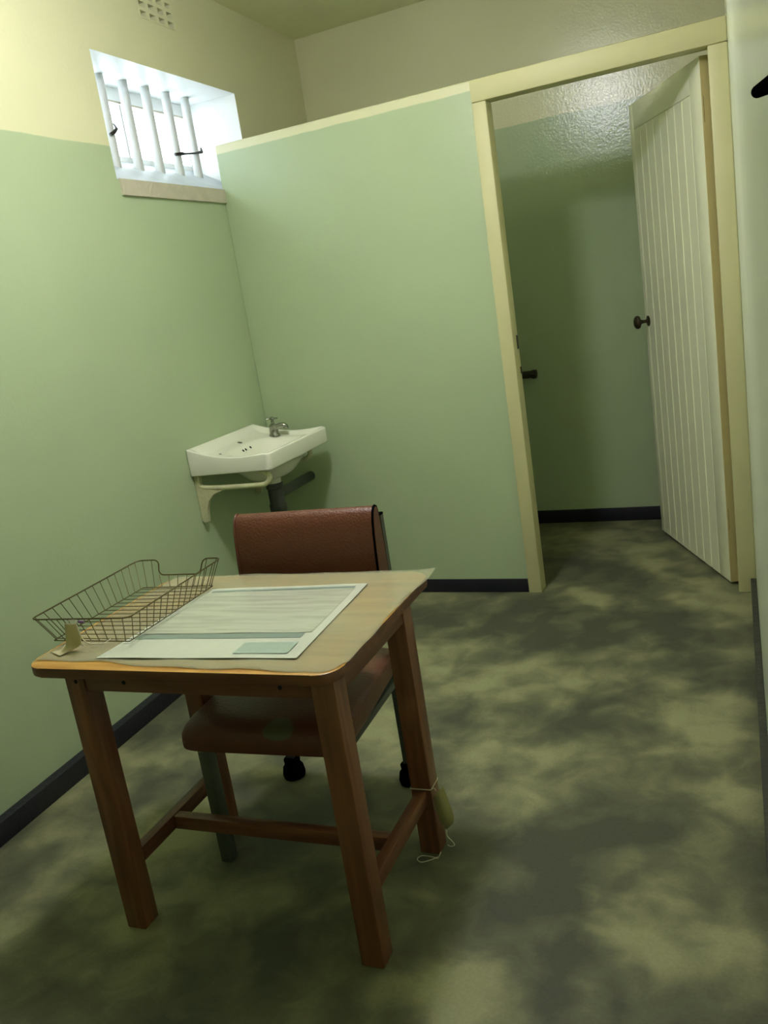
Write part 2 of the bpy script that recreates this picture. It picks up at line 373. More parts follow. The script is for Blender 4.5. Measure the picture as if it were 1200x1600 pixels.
# left wall with window and vent openings; s along wall, t outwards
TH = 0.36
dl = Vector((-0.0596, 1, 0)).normalized(); nl = Vector((-dl.y, dl.x, 0))   # outward (towards -x)
OL = Vector((XL0, 0, 0))
def LW(s, t, z): return OL + dl * s + nl * t + Vector((0, 0, z))
def s_of(y): return y / dl.y
WS0, WS1, WZ0, WZ1 = s_of(2.995), s_of(4.118), 2.045, 2.518
VS0, VS1, VZ0, VZ1 = s_of(3.392), s_of(3.668), 2.712, 2.900
def left_wall():
    ss = [s_of(YF), WS0, VS0, VS1, WS1, s_of(YB) + 0.02]; zs = [0, WZ0, WZ1, VZ0, VZ1, CEIL]
    V = []; F = []; I = []; D = {}
    def v(i, j, k):
        if (i, j, k) not in D:
            D[(i, j, k)] = len(V); V.append(LW(ss[i], TH * k, zs[j]))
        return D[(i, j, k)]
    def hole(i, j):
        if i < 0 or j < 0 or i >= len(ss) - 1 or j >= len(zs) - 1: return None
        if ss[i] >= WS0 - 1e-6 and ss[i + 1] <= WS1 + 1e-6 and j == 1: return 1
        if i == 2 and j == 3: return 2
        return 0
    for i in range(len(ss) - 1):
        for j in range(len(zs) - 1):
            if hole(i, j): continue
            for k in (0, 1):
                F.append((v(i, j, k), v(i + 1, j, k), v(i + 1, j + 1, k), v(i, j + 1, k))); I.append(0)
            for (di, dj, a, b) in ((-1, 0, (i, j), (i, j + 1)), (1, 0, (i + 1, j), (i + 1, j + 1)), (0, -1, (i, j), (i + 1, j)), (0, 1, (i, j + 1), (i + 1, j + 1))):
                h = hole(i + di, j + dj)
                if h is None or h:
                    F.append((v(*a, 0), v(*b, 0), v(*b, 1), v(*a, 1))); I.append(1 if h == 1 else 0)
    return mesh_obj('wall_left', V, F, None, mats=[M['wall_left'], M['white_paint']], idx=I)
struct(left_wall(), 'left wall with the barred window, green below cream')

# partition in front of the toilet, with rounded top edge
pb = box_bm(xl(YP) - 0.004, -1.132, YP, YP + 0.075, 0, 2.246)
es = [e for e in pb.edges if all(abs(v.co.z - 2.246) < 1e-5 for v in e.verts)] + \
     [e for e in pb.edges if all(abs(v.co.x - (xl(YP) - 0.004)) < 1e-5 and v.co.y < YP + 0.01 for v in e.verts)]
bmesh.ops.bevel(pb, geom=es, offset=0.012, segments=4, profile=0.5, affect='EDGES')
struct(bm_obj('wall_partition', pb, M['wall_part']), 'low green partition wall with a cream capped top')

# baseboards
def strip(name, pts_front, pts_back, h, m, lab):
    o = prism(name, list(pts_front) + list(pts_back)[::-1], 0, h, m, bevel=0.004, seg=2)
    return struct(o, lab)
strip('baseboard_left', [(xl(YF) + 0.028, YF), (xl(2.635) + 0.040, 2.635), (xl(YP) + 0.028, YP - 0.001)], [(xl(YF), YF), (xl(2.635), 2.635), (xl(YP), YP - 0.001)], 0.070, M['skirting'], 'black painted baseboard along the left wall')
strip('baseboard_partition', [(xl(YP) + 0.03, YP - 0.008), (-1.134, YP - 0.008)], [(xl(YP) + 0.03, YP), (-1.134, YP)], 0.068, M['skirting'], 'black painted baseboard under the partition')
strip('baseboard_back', [(xl(YB) + 0.01, YB - 0.012), (xr(YB), YB - 0.012)], [(xl(YB) + 0.01, YB), (xr(YB), YB)], 0.078, M['skirting'], 'black baseboard along the back wall')
strip('baseboard_right', [(xr(YF) - 0.022, YF), (xr(3.79) - 0.022, 3.79)], [(xr(YF), YF), (xr(3.79), 3.79)], 0.072, M['skirting_worn'], 'chipped dark baseboard along the right wall')

# door frame
tr = struct(empty('trim_1', (-1.1, 3.81, 0)), 'thick cream painted door frame')
def under(parent, o):
    """keep world placement while parenting"""
    o.parent = parent; o.matrix_parent_inverse = Matrix.Identity(4)
    inv = (Matrix.Translation(parent.location) @ Matrix.Rotation(parent.rotation_euler.z, 4, 'Z')).inverted()
    if o.type == 'MESH': o.data.transform(inv)
    return o
under(tr, box('jamb', -1.133, -1.071, 3.808, 3.893, 0, 2.1545, M['frame'], bevel=0.005))
under(tr, box('jamb', -0.214, -0.1435, 3.808, 3.893, 0, 2.1545, M['frame'], bevel=0.005))
under(tr, box('head', -1.133, -0.1435, 3.807, 3.894, 2.155, 2.242, M['frame'], bevel=0.006))
under(tr, box('strike_plate', -1.0712, -1.0690, 3.862, 3.884, 1.13, 1.19, M['dark_iron']))
under(tr, box('keeper', -1.0712, -1.0675, 3.872, 3.886, 1.02, 1.05, M['dark_iron']))

# ------------------------------------------------------------------ plank door
HX, HY = -0.250, 3.899
dd = Vector((-0.4225, 0.9064, 0)).normalized()
ang = math.atan2(dd.y, dd.x)
door = struct(empty('door_1', (HX, HY, 0), ang), 'half open cream tongue and groove door')
# local: x along door from the hinge, y: +y = visible side? (left normal of dd)
DW, DZ0, DZ1, DT = 0.905, 0.014, 2.143, 0.036
sgn = 1.0   # visible face is the left-hand normal (-x,-y in the world)
def dbox(name, x0, x1, y0, y1, z0, z1, m, bev=0.0, parent=None):
    return box(name, x0, x1, y0, y1, z0, z1, m, parent or door, bevel=bev, seg=2)
RS, LS, TRL = 0.120, 0.050, 0.115
dbox('hinge_stile', 0.0015, RS, -DT, 0, DZ0, DZ1, M['door'], 0.002)
dbox('lock_stile', DW - LS, DW, -DT, 0, DZ0, DZ1, M['door'], 0.002)
dbox('top_rail', RS + 0.0005, DW - LS - 0.0005, -DT, 0, DZ1 - TRL, DZ1, M['door'], 0.002)
npl = 8; pw = (DW - LS - RS) / npl
pk = None
for i in range(npl):
    x0 = RS + i * pw
    if pk is None:
        b = box_bm(0.0012, pw - 0.0012, -DT + 0.002, -0.0006, DZ0 + 0.001, DZ1 - TRL - 0.002)
        ev = [e for e in b.edges if abs(e.verts[0].co.z - e.verts[1].co.z) > 1]
        bmesh.ops.bevel(b, geom=ev, offset=0.0045, segments=1, profile=0.5, affect='EDGES')
        pk = bm_obj('plank', b, M['door'], door, smooth=False); pk.location.x = x0
    else:
        c = pk.copy(); COL.objects.link(c); c.parent = door; c.location.x = x0
dbox('door_edge', 0.0, 0.0015, -DT, -0.0005, DZ0, DZ1, M['door_edge'])
for z in (1.905, 0.255): 
    h = dbox('hinge', -0.0012, 0.0, -DT + 0.001, -0.006, z, z + 0.095, M['door_edge'])
    dbox('hinge_line', -0.0014, -0.0011, -0.0075, -0.006, z, z + 0.095, M['hole'], parent=h)
# knob on the visible face
kb = empty('knob', (DW - 0.052, 0, 1.125), 0, door); kb.rotation_euler = (R(-90), 0, 0)
lathe('knob_rose', [(0.0005, 0), (0.026, 0), (0.026, 0.004), (0.013, 0.007), (0.0095, 0.012)], M['bronze'], kb)
lathe('knob_neck', [(0.0095, 0.010), (0.008, 0.020), (0.010, 0.034), (0.016, 0.044)], M['bronze'], kb)
lathe('knob_head', [(0.015, 0.042), (0.030, 0.047), (0.0335, 0.055), (0.031, 0.064), (0.021, 0.071), (0.003, 0.073)], M['bronze'], kb)

# ------------------------------------------------------------------ window
win = struct(empty('window_1', LW((WS0 + WS1) / 2, 0, WZ0)), 'small barred window high in the left wall')
def lw_prism(name, s0, s1, prof, m, smooth=False):
    """prof (t,z) polygon swept along s"""
    n = len(prof); V = [LW(s0, t, z) for t, z in prof] + [LW(s1, t, z) for t, z in prof]
    F = [tuple(range(n)), tuple(range(n, 2 * n))] + [(i, (i + 1) % n, n + (i + 1) % n, n + i) for i in range(n)]
    return under(win, mesh_obj(name, V, F, m, smooth=smooth))
def sill_z(t): return 2.046 + (0.158 / 0.29) * max(t, 0)
# sloped inner sill and its rough concrete nose
lw_prism('sill_slope', WS0 + 0.001, WS1 - 0.001, [(0.001, WZ0), (0.001, sill_z(0)), (0.29, sill_z(0.29)), (0.29, WZ0)], M['sill_paint'])
lw_prism('sill_nose', WS0 + 0.012, WS1 - 0.03, [(-0.012, 1.984), (-0.012, 2.046), (0.0005, 2.049), (0.0005, 1.984)], M['concrete'])
# fixed frame and casements
FT0, FT1 = 0.285, 0.330
zb = sill_z(0.29) - 0.01
def wbox(name, s0, s1, t0, t1, z0, z1, m): return lw_prism(name, s0, s1, [(t0, z0), (t0, z1), (t1, z1), (t1, z0)], m)
wbox('frame_rail', WS0 + 0.001, WS1 - 0.001, FT0, FT1, WZ1 - 0.055, WZ1 - 0.001, M['white_paint'])
wbox('frame_rail', WS0 + 0.001, WS1 - 0.001, FT0, FT1, zb, zb + 0.03, M['white_paint'])
wbox('frame_stile', WS0 + 0.001, WS0 + 0.05, FT0, FT1, zb + 0.031, WZ1 - 0.056, M['white_paint'])
wbox('frame_stile', WS1 - 0.05, WS1 - 0.001, FT0, FT1, zb + 0.031, WZ1 - 0.056, M['white_paint'])
ms = (WS0 + WS1) / 2 + 0.005
wbox('mullion', ms - 0.006, ms + 0.006, FT0 + 0.012, FT0 + 0.030, zb + 0.031, WZ1 - 0.056, M['bar_paint'])
wbox('pane', WS0 + 0.051, ms - 0.013, FT0 + 0.02, FT0 + 0.024, zb + 0.031, WZ1 - 0.056, M['glass'])
wbox('pane', ms + 0.013, WS1 - 0.051, FT0 + 0.02, FT0 + 0.024, zb + 0.031, WZ1 - 0.056, M['glass'])
wbox('putty_line', WS0 + 0.051, WS1 - 0.051, FT0 - 0.001, FT0 + 0.004, WZ1 - 0.064, WZ1 - 0.056, M['concrete'])
# round security bars
BT = 0.195
for i in range(6):
    s = s_of(3.126 + 0.1675 * i)
    z0 = sill_z(BT) - 0.012
    v, f = tube_geo([LW(s, BT, z0), LW(s, BT, WZ1 - 0.0005)], 0.0215, 16)
    under(win, mesh_obj('bar', v, f, M['bar_paint'], smooth=True))
# dark stay hooks wired round two of the bars
def stay(pts, r, m): 
    v, f = tube_geo(pts, r, 8); return under(win, mesh_obj('window_stay', v, f, m, smooth=True))
def bar_p(i, off_s, off_t, z): return LW(s_of(3.126 + 0.1675 * i) + off_s, BT + off_t, z)
stay([bar_p(1, -0.026, -0.020, 2.272), bar_p(1, -0.006, -0.029, 2.283), bar_p(1, 0.024, -0.022, 2.300), bar_p(1, 0.06, 0.01, 2.328), bar_p(1, 0.075, 0.05, 2.35)], [0.007, 0.008, 0.007, 0.004, 0.004], M['dark_iron'])
stay([bar_p(4, -0.040, -0.016, 2.236), bar_p(4, 0.0, -0.030, 2.240), bar_p(4, 0.03, -0.028, 2.242), bar_p(5, -0.05, -0.028, 2.252), bar_p(5, 0.02, -0.030, 2.264), bar_p(5, 0.036, -0.02, 2.285)], [0.007, 0.008, 0.0045, 0.0045, 0.007, 0.004], M['dark_iron'])

# ------------------------------------------------------------------ air vent
def vent():
    root = empty('air_vent', LW((VS0 + VS1) / 2, 0, VZ0))
    tag(root, 'cream air brick grille of small square holes above the window', 'vent')
    nc, nr = 4, 5
    cw = (VS1 - VS0) / nc; ch = (VZ1 - VZ0) / nr
    hw, hh = cw * 0.33, ch * 0.31
    ss = [VS0 + 0.001]; zs = [VZ0 + 0.001]
    for i in range(nc): c = VS0 + cw * (i + 0.5); ss += [c - hw, c + hw]
    for j in range(nr): c = VZ0 + ch * (j + 0.5); zs += [c - hh, c + hh]
    ss.append(VS1 - 0.001); zs.append(VZ1 - 0.001)
    V = []; F = []; D = {}
    def v(i, j, k):
        if (i, j, k) not in D: D[(i, j, k)] = len(V); V.append(LW(ss[i], (-0.0005, 0.07)[k], zs[j]))
        return D[(i, j, k)]
    H = lambda i, j: i % 2 == 1 and j % 2 == 1
    ni, nj = len(ss) - 1, len(zs) - 1
    for i in range(ni):
        for j in range(nj):
            if H(i, j): continue
            for k in (0, 1): F.append((v(i, j, k), v(i + 1, j, k), v(i + 1, j + 1, k), v(i, j + 1, k)))
            for (di, dj, a, b) in ((-1, 0, (i, j), (i, j + 1)), (1, 0, (i + 1, j), (i + 1, j + 1)), (0, -1, (i, j), (i + 1, j)), (0, 1, (i, j + 1), (i + 1, j + 1))):
                p, q = i + di, j + dj
                if p < 0 or q < 0 or p >= ni or q >= nj or H(p, q): F.append((v(*a, 0), v(*b, 0), v(*b, 1), v(*a, 1)))
    g = mesh_obj('grille', V, F, mat('vent_cream', CREAM, 0.5, bump=0.1)); under(root, g)
    n = [LW(s, t, z) for t in (0.14, 0.15) for (s, z) in ((VS0 + .001, VZ0 + .001), (VS1 - .001, VZ0 + .001), (VS1 - .001, VZ1 - .001), (VS0 + .001, VZ1 - .001))]
    bk = mesh_obj('back_mesh', n, [(0, 1, 2, 3), (4, 5, 6, 7), (0, 1, 5, 4), (1, 2, 6, 5), (2, 3, 7, 6), (3, 0, 4, 7)], M['hole']); under(root, bk)
vent()

# ------------------------------------------------------------------ ceiling lamp (out of the frame, lights the cell)
lp = tag(empty('ceiling_lamp', (LAMP.x, LAMP.y, CEIL)), 'flattened round opal lamp on the ceiling above the table', 'lamp')
gm = bpy.data.materials.new('lit_opal_globe'); gm.use_nodes = True
gb = gm.node_tree.nodes['Principled BSDF']; gb.inputs['Base Color'].default_value = (0.9, 0.9, 0.85, 1)
gb.inputs['Emission Color'].default_value = LAMP_COL; gb.inputs['Emission Strength'].default_value = LAMP_STRENGTH
gz = LAMP.z - CEIL; gr = 0.105
lathe('lamp_base', [(0.002, 0), (0.075, 0), (0.075, -0.02), (0.02, -0.03), (0.02, gz + 0.06), (0.055, gz + 0.058), (0.055, gz + 0.052)], M['white_paint'], lp)
lathe('lamp_globe', [(gr * 1.15 * math.sin(a), gz + gr * 0.62 * math.cos(a)) for a in [R(22 + (158 - 4) * k / 14) for k in range(15)]], gm, lp, n=28)

# ================================================================== TABLE
TR = R(2.0); TC = (-1.228, 1.672); TZ = 0.730
def T2W(x, y): 
    c, s = math.cos(TR), math.sin(TR); return (TC[0] + c * x - s * y, TC[1] + s * x + c * y)
def W2T(x, y):
    c, s = math.cos(TR), math.sin(TR); x -= TC[0]; y -= TC[1]; return (c * x + s * y, -s * x + c * y)
tb = tag(empty('writing_table', (TC[0], TC[1], 0), TR), 'small wooden table with orange-brown square legs and pale top', 'table')
HWX, HWY, LT = 0.355, 0.235, 0.056
def rrect(x0, x1, y0, y1, r, k=8):
    out = []
    for (cx, cy, a0) in ((x1 - r, y1 - r, 0), (x0 + r, y1 - r, 90), (x0 + r, y0 + r, 180), (x1 - r, y0 + r, 270)):
        for j in range(k + 1): a = R(a0 + 90 * j / k); out.append((cx + r * math.cos(a), cy + r * math.sin(a)))
    return out
tt = prism('table_top', rrect(-0.452, 0.374, -0.262, 0.366, 0.055), TZ - 0.024, TZ, M['top_wood'], tb, bevel=0.003)
tt.data.materials.append(M['rail_wood'])
for p_ in tt.data.polygons: p_.material_index = 0 if p_.normal.z > 0.5 else 1     # dark stained edge, pale worn top
for (sx, sy) in ((-1, -1), (1, -1), (-1, 1), (1, 1)):
    x0 = HWX - LT if sx > 0 else -HWX; y0 = HWY - LT if sy > 0 else -HWY
    box('leg', x0, x0 + LT, y0, y0 + LT, 0, TZ - 0.0245, M['leg_wood'], tb, bevel=0.003)
AP = 0.045
for sy in (-1, 1):
    y0 = sy * (HWY - 0.014) - 0.011
    box('apron', -HWX + LT + 0.001, HWX - LT - 0.001, y0, y0 + 0.022, TZ - 0.0245 - AP, TZ - 0.0245, M['rail_wood'], tb, bevel=0.002)
for sx in (-1, 1):
    x0 = sx * (HWX - 0.014) - 0.011
    box('side_apron', x0, x0 + 0.022, -HWY + LT + 0.001, HWY - LT - 0.001, TZ - 0.0245 - AP, TZ - 0.0245, M['side_wood'], tb, bevel=0.002)
    xs = sx * (HWX - LT / 2)
    box('side_stretcher', xs - 0.014, xs + 0.014, -HWY + LT + 0.0005, HWY - LT - 0.0005, 0.150, 0.190, M['side_wood'], tb, bevel=0.002)
box('cross_stretcher', -HWX + LT / 2 + 0.0145, HWX - LT / 2 - 0.0145, -0.028, 0.0, 0.150, 0.188, M['rail_wood'], tb, bevel=0.002)
for (x, y) in ((-HWX + 0.033, -HWY), (-HWX + 0.17, -HWY + 0.003), (HWX - 0.13, -HWY + 0.003)):
    lathe('dowel', [(0.001, 0), (0.005, 0), (0.005, 0.0012), (0.001, 0.0014)], M['hole'], tb, n=10, mw=align((x, y, TZ - 0.045), (0, -1, 0)))

# clear plastic film over the table top, right edge wavy, far right corner curled
def film():
    NX, NY = 56, 44; V = []; F = []
    def P(u, v):
        f0 = -0.226 - 0.024 * min(1, max(0, (u - 0.25) / 0.4)); x = -0.452 + 0.012 + u * (0.816); y = f0 + v * (0.372 - f0)
        x += 0.003 * math.sin(v * 9.0) * u + 0.002 * math.sin(v * 23) * u
        y += 0.005 * math.sin(u * 11) * (1 - v) + 0.003 * math.sin(u * 27 + 1) * (1 - v) - 0.004 * math.sin(u * 14) * v
        if u < 0.12 and v < 0.12: pass
        # rounded front right corner
        cx, cy, r = 0.374 - 0.055, -0.262 + 0.055, 0.05
        if x > cx and y < cy:
            d = Vector((x - cx, y - cy)); 
            if d.length > r: d = d.normalized() * r; x, y = cx + d.x, cy + d.y
        z = TZ + 0.0018 + 0.0008 * math.sin(x * 31 + y * 17)
        over = max(0, y - 0.366)
        z += -0.10 * over
        e = max(0, (u - 0.86) / 0.14) * max(0, (v - 0.72) / 0.28)
        z += 0.008 * e * e; x += 0.010 * e
        return (x, y, z)
    for j in range(NY + 1):
        for i in range(NX + 1): V.append(P(i / NX, j / NY))
    for j in range(NY):
        for i in range(NX): a = j * (NX + 1) + i; F.append((a, a + 1, a + NX + 2, a + NX + 1))
    o = mesh_obj('plastic_film', V, F, M['film'], smooth=True)
    md = o.modifiers.new('thickness', 'SOLIDIFY'); md.thickness = 0.0006; md.offset = 1
    o.location = (TC[0], TC[1], 0); o.rotation_euler = (0, 0, TR)
    tag(o, 'cloudy clear plastic film covering the wooden table top', 'film')
film()

# laminated printed sheet (world corners measured on the table plane)
def sheet():
    FL, FR, BR, BL = [Vector(p) for p in ((-1.489, 1.452), (-0.968, 1.489), (-1.007, 1.948), (-1.474, 1.908))]
    root = empty('information_sheet', (-1.235, 1.70, 0), TR); tag(root, 'large laminated white printed sheet lying on the table film', 'sheet')
    def q(u, v):
        a = FL.lerp(FR, u); b = BL.lerp(BR, u); return a.lerp(b, v)
    def quad(name, cs, z, h, m, n=14, wob=0.0):
        V = []; F = []
        for k in (0, 1):
            for j in range(n + 1):
                for i in range(n + 1):
                    u = i / n; v = j / n
                    p = cs[0].lerp(cs[1], u).lerp(cs[3].lerp(cs[2], u), v)
                    V.append((p.x, p.y, z + k * h + wob * math.sin(p.x * 22) * math.sin(p.y * 17 + 1) + (0.001 * max(0, 1 - v * 9) * (0.5 + 0.5 * math.sin(u * 13)) if wob else 0)))
        N = (n + 1) ** 2
        for k in (0, 1):
            for j in range(n):
                for i in range(n): a = k * N + j * (n + 1) + i; F.append((a, a + 1, a + n + 2, a + n + 1))
        rim = [i for i in range(n + 1)] + [j * (n + 1) + n for j in range(1, n + 1)] + [n * (n + 1) + i for i in range(n - 1, -1, -1)] + [j * (n + 1) for j in range(n - 1, 0, -1)]
        for a, b in zip(rim, rim[1:] + rim[:1]): F.append((a, b, b + N, a + N))
        o = mesh_obj(name, V, F, m, smooth=True); under(root, o); return o
    base = TZ + 0.0044
    quad('card', [FL, FR, BR, BL], base, 0.0008, M['paper'], wob=0.0006)
    sub = lambda u0, u1, v0, v1: [q(u0, v0), q(u1, v0), q(u1, v1), q(u0, v1)]
    quad('printed_panel', sub(0.045, 0.955, 0.30, 0.925), base + 0.0014, 0.0003, M['print'], wob=0.00001)
    quad('printed_bar', sub(0.05, 0.945, 0.93, 0.960), base + 0.0014, 0.0003, M['print_bar'])
    quad('printed_bar', sub(0.045, 0.925, 0.235, 0.295), base + 0.0014, 0.0003, M['print_bar'])
    quad('printed_box', sub(0.68, 0.94, 0.045, 0.175), base + 0.0026, 0.0003, M['print_box'])
sheet()

# ------------------------------------------------------------------ wire tray
def tray():
    z0, z1 = TZ + 0.0105, 0.807
    b = {'BL': (-1.709, 1.907), 'FL': (-1.693, 1.530), 'FR': (-1.457, 1.539), 'BR': (-1.474, 1.921)}
    r = {'FL': (-1.726, 1.504), 'FR': (-1.432, 1.523), 'BL': (-1.751, 1.956), 'BR': (-1.462, 1.966)}
    b = {k: Vector((*v, z0)) for k, v in b.items()}; r = {k: Vector((*v, z1)) for k, v in r.items()}
    root = empty('wire_tray', (-1.59, 1.73, z0)); tag(root, 'low brass-coloured wire letter tray on the table', 'tray')
    dz = Vector((0, 0, -0.040))
    back = lambda t: r['BL'].lerp(r['BR'], t)
    inn = Vector((0, -0.018, 0))
    path = [r['FL'], r['FR'], r['BR'], back(0.78), back(0.77) + dz + inn, back(0.27) + dz + inn, back(0.26), r['BL']]
    path = fillet(path, 0.022, 5, closed=True)
    def add(name, pts, rad, n=6, closed=False):
        v, f = tube_geo(pts, rad, n, closed); return under(root, mesh_obj(name, v, f, M['wire'], smooth=True))
    add('rim', path, 0.0021, 8, True)
    N = 14
    for i in range(N):
        t = (i + 0.5) / N
        L, Rr = r['FL'].lerp(r['BL'], t), r['FR'].lerp(r['BR'], t); lb, rb = b['FL'].lerp(b['BL'], t), b['FR'].lerp(b['BR'], t)
        add('wire', fillet([L, lb, rb, Rr], 0.003, 3), 0.0011)
    add('base_wire', fillet([b['FL'], b['FR'], b['BR'], b['BL']], 0.004, 3, closed=True), 0.0014, 6, True)
    NL = 9
    for i in range(NL):
        t = (i + 0.5) / NL
        top = back(t) if (t < 0.25 or t > 0.79) else back(t) + dz + inn
        add('wire', [r['FL'].lerp(r['FR'], t), b['FL'].lerp(b['FR'], t)], 0.0011)
        add('wire', [b['BL'].lerp(b['BR'], t), top], 0.0011)
    # hanging curled card tag on the front rim
    def ruled(name, A, B, m, thick=0.0008):
        n = len(A); V = [Vector(p) for p in A] + [Vector(p) for p in B]; F = [(i, i + 1, n + i + 1, n + i) for i in range(n - 1)]
        o = mesh_obj(name, V, F, m, smooth=True); md = o.modifiers.new('thickness', 'SOLIDIFY'); md.thickness = thick; return o
    return root, ruled
tray_root, ruled = tray()

tg = tag(empty('card_tag', Vector((-1.6532, 1.5201, 0.7300))), 'curled buff card tag tied to the wire tray rim', 'tag')
A = smooth_path([Vector((-1.6067, 1.4968, 0.8020)), Vector((-1.6083, 1.4943, 0.7830)), Vector((-1.6190, 1.5004, 0.7600)), Vector((-1.6262, 1.5002, 0.7430)), Vector((-1.6311, 1.4878, 0.7365)), Vector((-1.6504, 1.4749, 0.7350))], 4)
B = smooth_path([Vector((-1.5732, 1.4980, 0.8020)), Vector((-1.5672, 1.4961, 0.7830)), Vector((-1.5655, 1.4955, 0.7600)), Vector((-1.5800, 1.4991, 0.7430)), Vector((-1.5954, 1.4826, 0.7365)), Vector((-1.6053, 1.4557, 0.7350))], 4)
under(tg, ruled('card', A, B, M['card']))
sp = smooth_path([Vector((-1.5993, 1.4971, 0.8070)), Vector((-1.5754, 1.4986, 0.8100)), Vector((-1.5691, 1.4950, 0.8000)), Vector((-1.5599, 1.4912, 0.7720)), Vector((-1.5682, 1.5173, 0.7420)), Vector((-1.5277, 1.5169, 0.7415)), Vector((-1.5218, 1.5287, 0.7415)), Vector((-1.5166, 1.5402, 0.7450))], 5)
v, f = tube_geo(sp, 0.0012, 6); under(tg, mesh_obj('string', v, f, M['string'], smooth=True))
v, f = tube_geo(smooth_path([Vector((-1.5670, 1.4926, 0.8060)), Vector((-1.5661, 1.4970, 0.7760)), Vector((-1.5684, 1.4953, 0.7500)), Vector((-1.5639, 1.5008, 0.7410))], 5), 0.0012, 6); under(tg, mesh_obj('string', v, f, M['string'], smooth=True))
v, f = tube_geo([Vector((-1.5645, 1.4986, 0.8060)), Vector((-1.5549, 1.4970, 0.8060)), Vector((-1.5459, 1.4981, 0.8060))], [0.0024, 0.0034, 0.0024], 8); under(tg, mesh_obj('thread_knot', v, f, M['purple'], smooth=True))

# aged tag on the far right table leg
lg = tag(empty('leg_tag', (*T2W(HWX + 0.006, HWY - LT), 0.1)), 'aged card tag tied to the rear right table leg', 'tag')
bx, by = T2W(HWX, HWY - LT)
def LP(dx, dy, z): return Vector((bx + dx, by + dy, z))
A = smooth_path([LP(0.006, -0.002, 0.176), LP(0.008, -0.004, 0.145), LP(0.016, -0.004, 0.105), LP(0.026, 0.0, 0.078)], 4)
B = smooth_path([LP(0.034, 0.006, 0.205), LP(0.044, 0.006, 0.160), LP(0.050, 0.010, 0.115), LP(0.044, 0.012, 0.092)], 4)
under(lg, ruled('card', A, B, M['card_old']))
L0, L1 = -0.0015, LT + 0.0015
corners = [T2W(HWX + 0.0015, HWY - LT - 0.0015), T2W(HWX - LT - 0.0015, HWY - LT - 0.0015), T2W(HWX - LT - 0.0015, HWY + 0.0015), T2W(HWX + 0.0015, HWY + 0.0015)]
loop = fillet([Vector((c[0], c[1], 0.194)) for c in corners], 0.004, 3, closed=True)
v, f = tube_geo(loop, 0.0012, 6, closed=True); under(lg, mesh_obj('string', v, f, M['string'], smooth=True))
v, f = tube_geo(smooth_path([LP(0.001, -0.001, 0.194), LP(0.010, 0.0, 0.200), LP(0.014, 0.001, 0.192)], 4), 0.0012, 6); under(lg, mesh_obj('string', v, f, M['string'], smooth=True))
v, f = tube_geo(smooth_path([LP(0.028, 0.0, 0.080), LP(0.028, -0.002, 0.062), LP(0.040, -0.004, 0.050), LP(0.046, -0.004, 0.038), LP(0.034, -0.004, 0.032), LP(0.026, -0.004, 0.036)], 5), 0.0013, 6); under(lg, mesh_obj('string', v, f, M['string'], smooth=True))
fs = smooth_path([Vector((-0.8753, 1.8585, 0.0120)), Vector((-0.8806, 1.8441, 0.0020)), Vector((-0.8960, 1.8465, 0.0020)), Vector((-0.9252, 1.8461, 0.0020)), Vector((-0.9339, 1.8307, 0.0020)), Vector((-0.9189, 1.8202, 0.0020)), Vector((-0.8981, 1.8325, 0.0020)), Vector((-0.8813, 1.8466, 0.0040))], 5)
so = tube('string_loop', fs, 0.0014, M['string'], n=6); tag(so, 'loop of white string on the floor by the rear table leg', 'string')

# ================================================================== CHAIR
CR = R(4.0); CC = (-1.275, 1.965)
ch = tag(empty('office_chair', (CC[0], CC[1], 0), CR), 'brown leatherette padded chair with grey steel legs behind the table', 'chair')
def loft(name, secs, m, parent, n=28, p=4.0):
    """secs: (y, halfwidth, zbot, ztop, xoff) superellipse sections along y"""
    V = []; F = []
    for (y, hw, zb_, zt, xo) in secs:
        zc = (zb_ + zt) / 2; hz = (zt - zb_) / 2
        for k in range(n):
            a = 2 * math.pi * (k + 0.5) / n; c, s = math.cos(a), math.sin(a)
            V.append((xo + hw * math.copysign(abs(c) ** (2 / 9.0), c), y, zc + hz * math.copysign(abs(s) ** (2 / p), s)))
    for i in range(len(secs) - 1):
        for k in range(n): F.append((i * n + k, i * n + (k + 1) % n, (i + 1) * n + (k + 1) % n, (i + 1) * n + k))
    F.append(tuple(range(n))); F.append(tuple(range((len(secs) - 1) * n, len(secs) * n)))
    return mesh_obj(name, V, F, m, parent, smooth=True)
secs = [(-0.283, 0.214, 0.380, 0.400, 0), (-0.281, 0.228, 0.368, 0.414, 0), (-0.272, 0.234, 0.363, 0.428, 0), (-0.252, 0.236, 0.362, 0.440, 0), (-0.21, 0.236, 0.362, 0.447, 0),
        (-0.10, 0.233, 0.362, 0.450, 0), (0.05, 0.222, 0.362, 0.449, 0), (0.18, 0.212, 0.362, 0.446, 0), (0.222, 0.208, 0.364, 0.440, 0), (0.232, 0.20, 0.370, 0.432, 0)]
loft('seat', secs, M['seat'], ch, n=40, p=5.0)
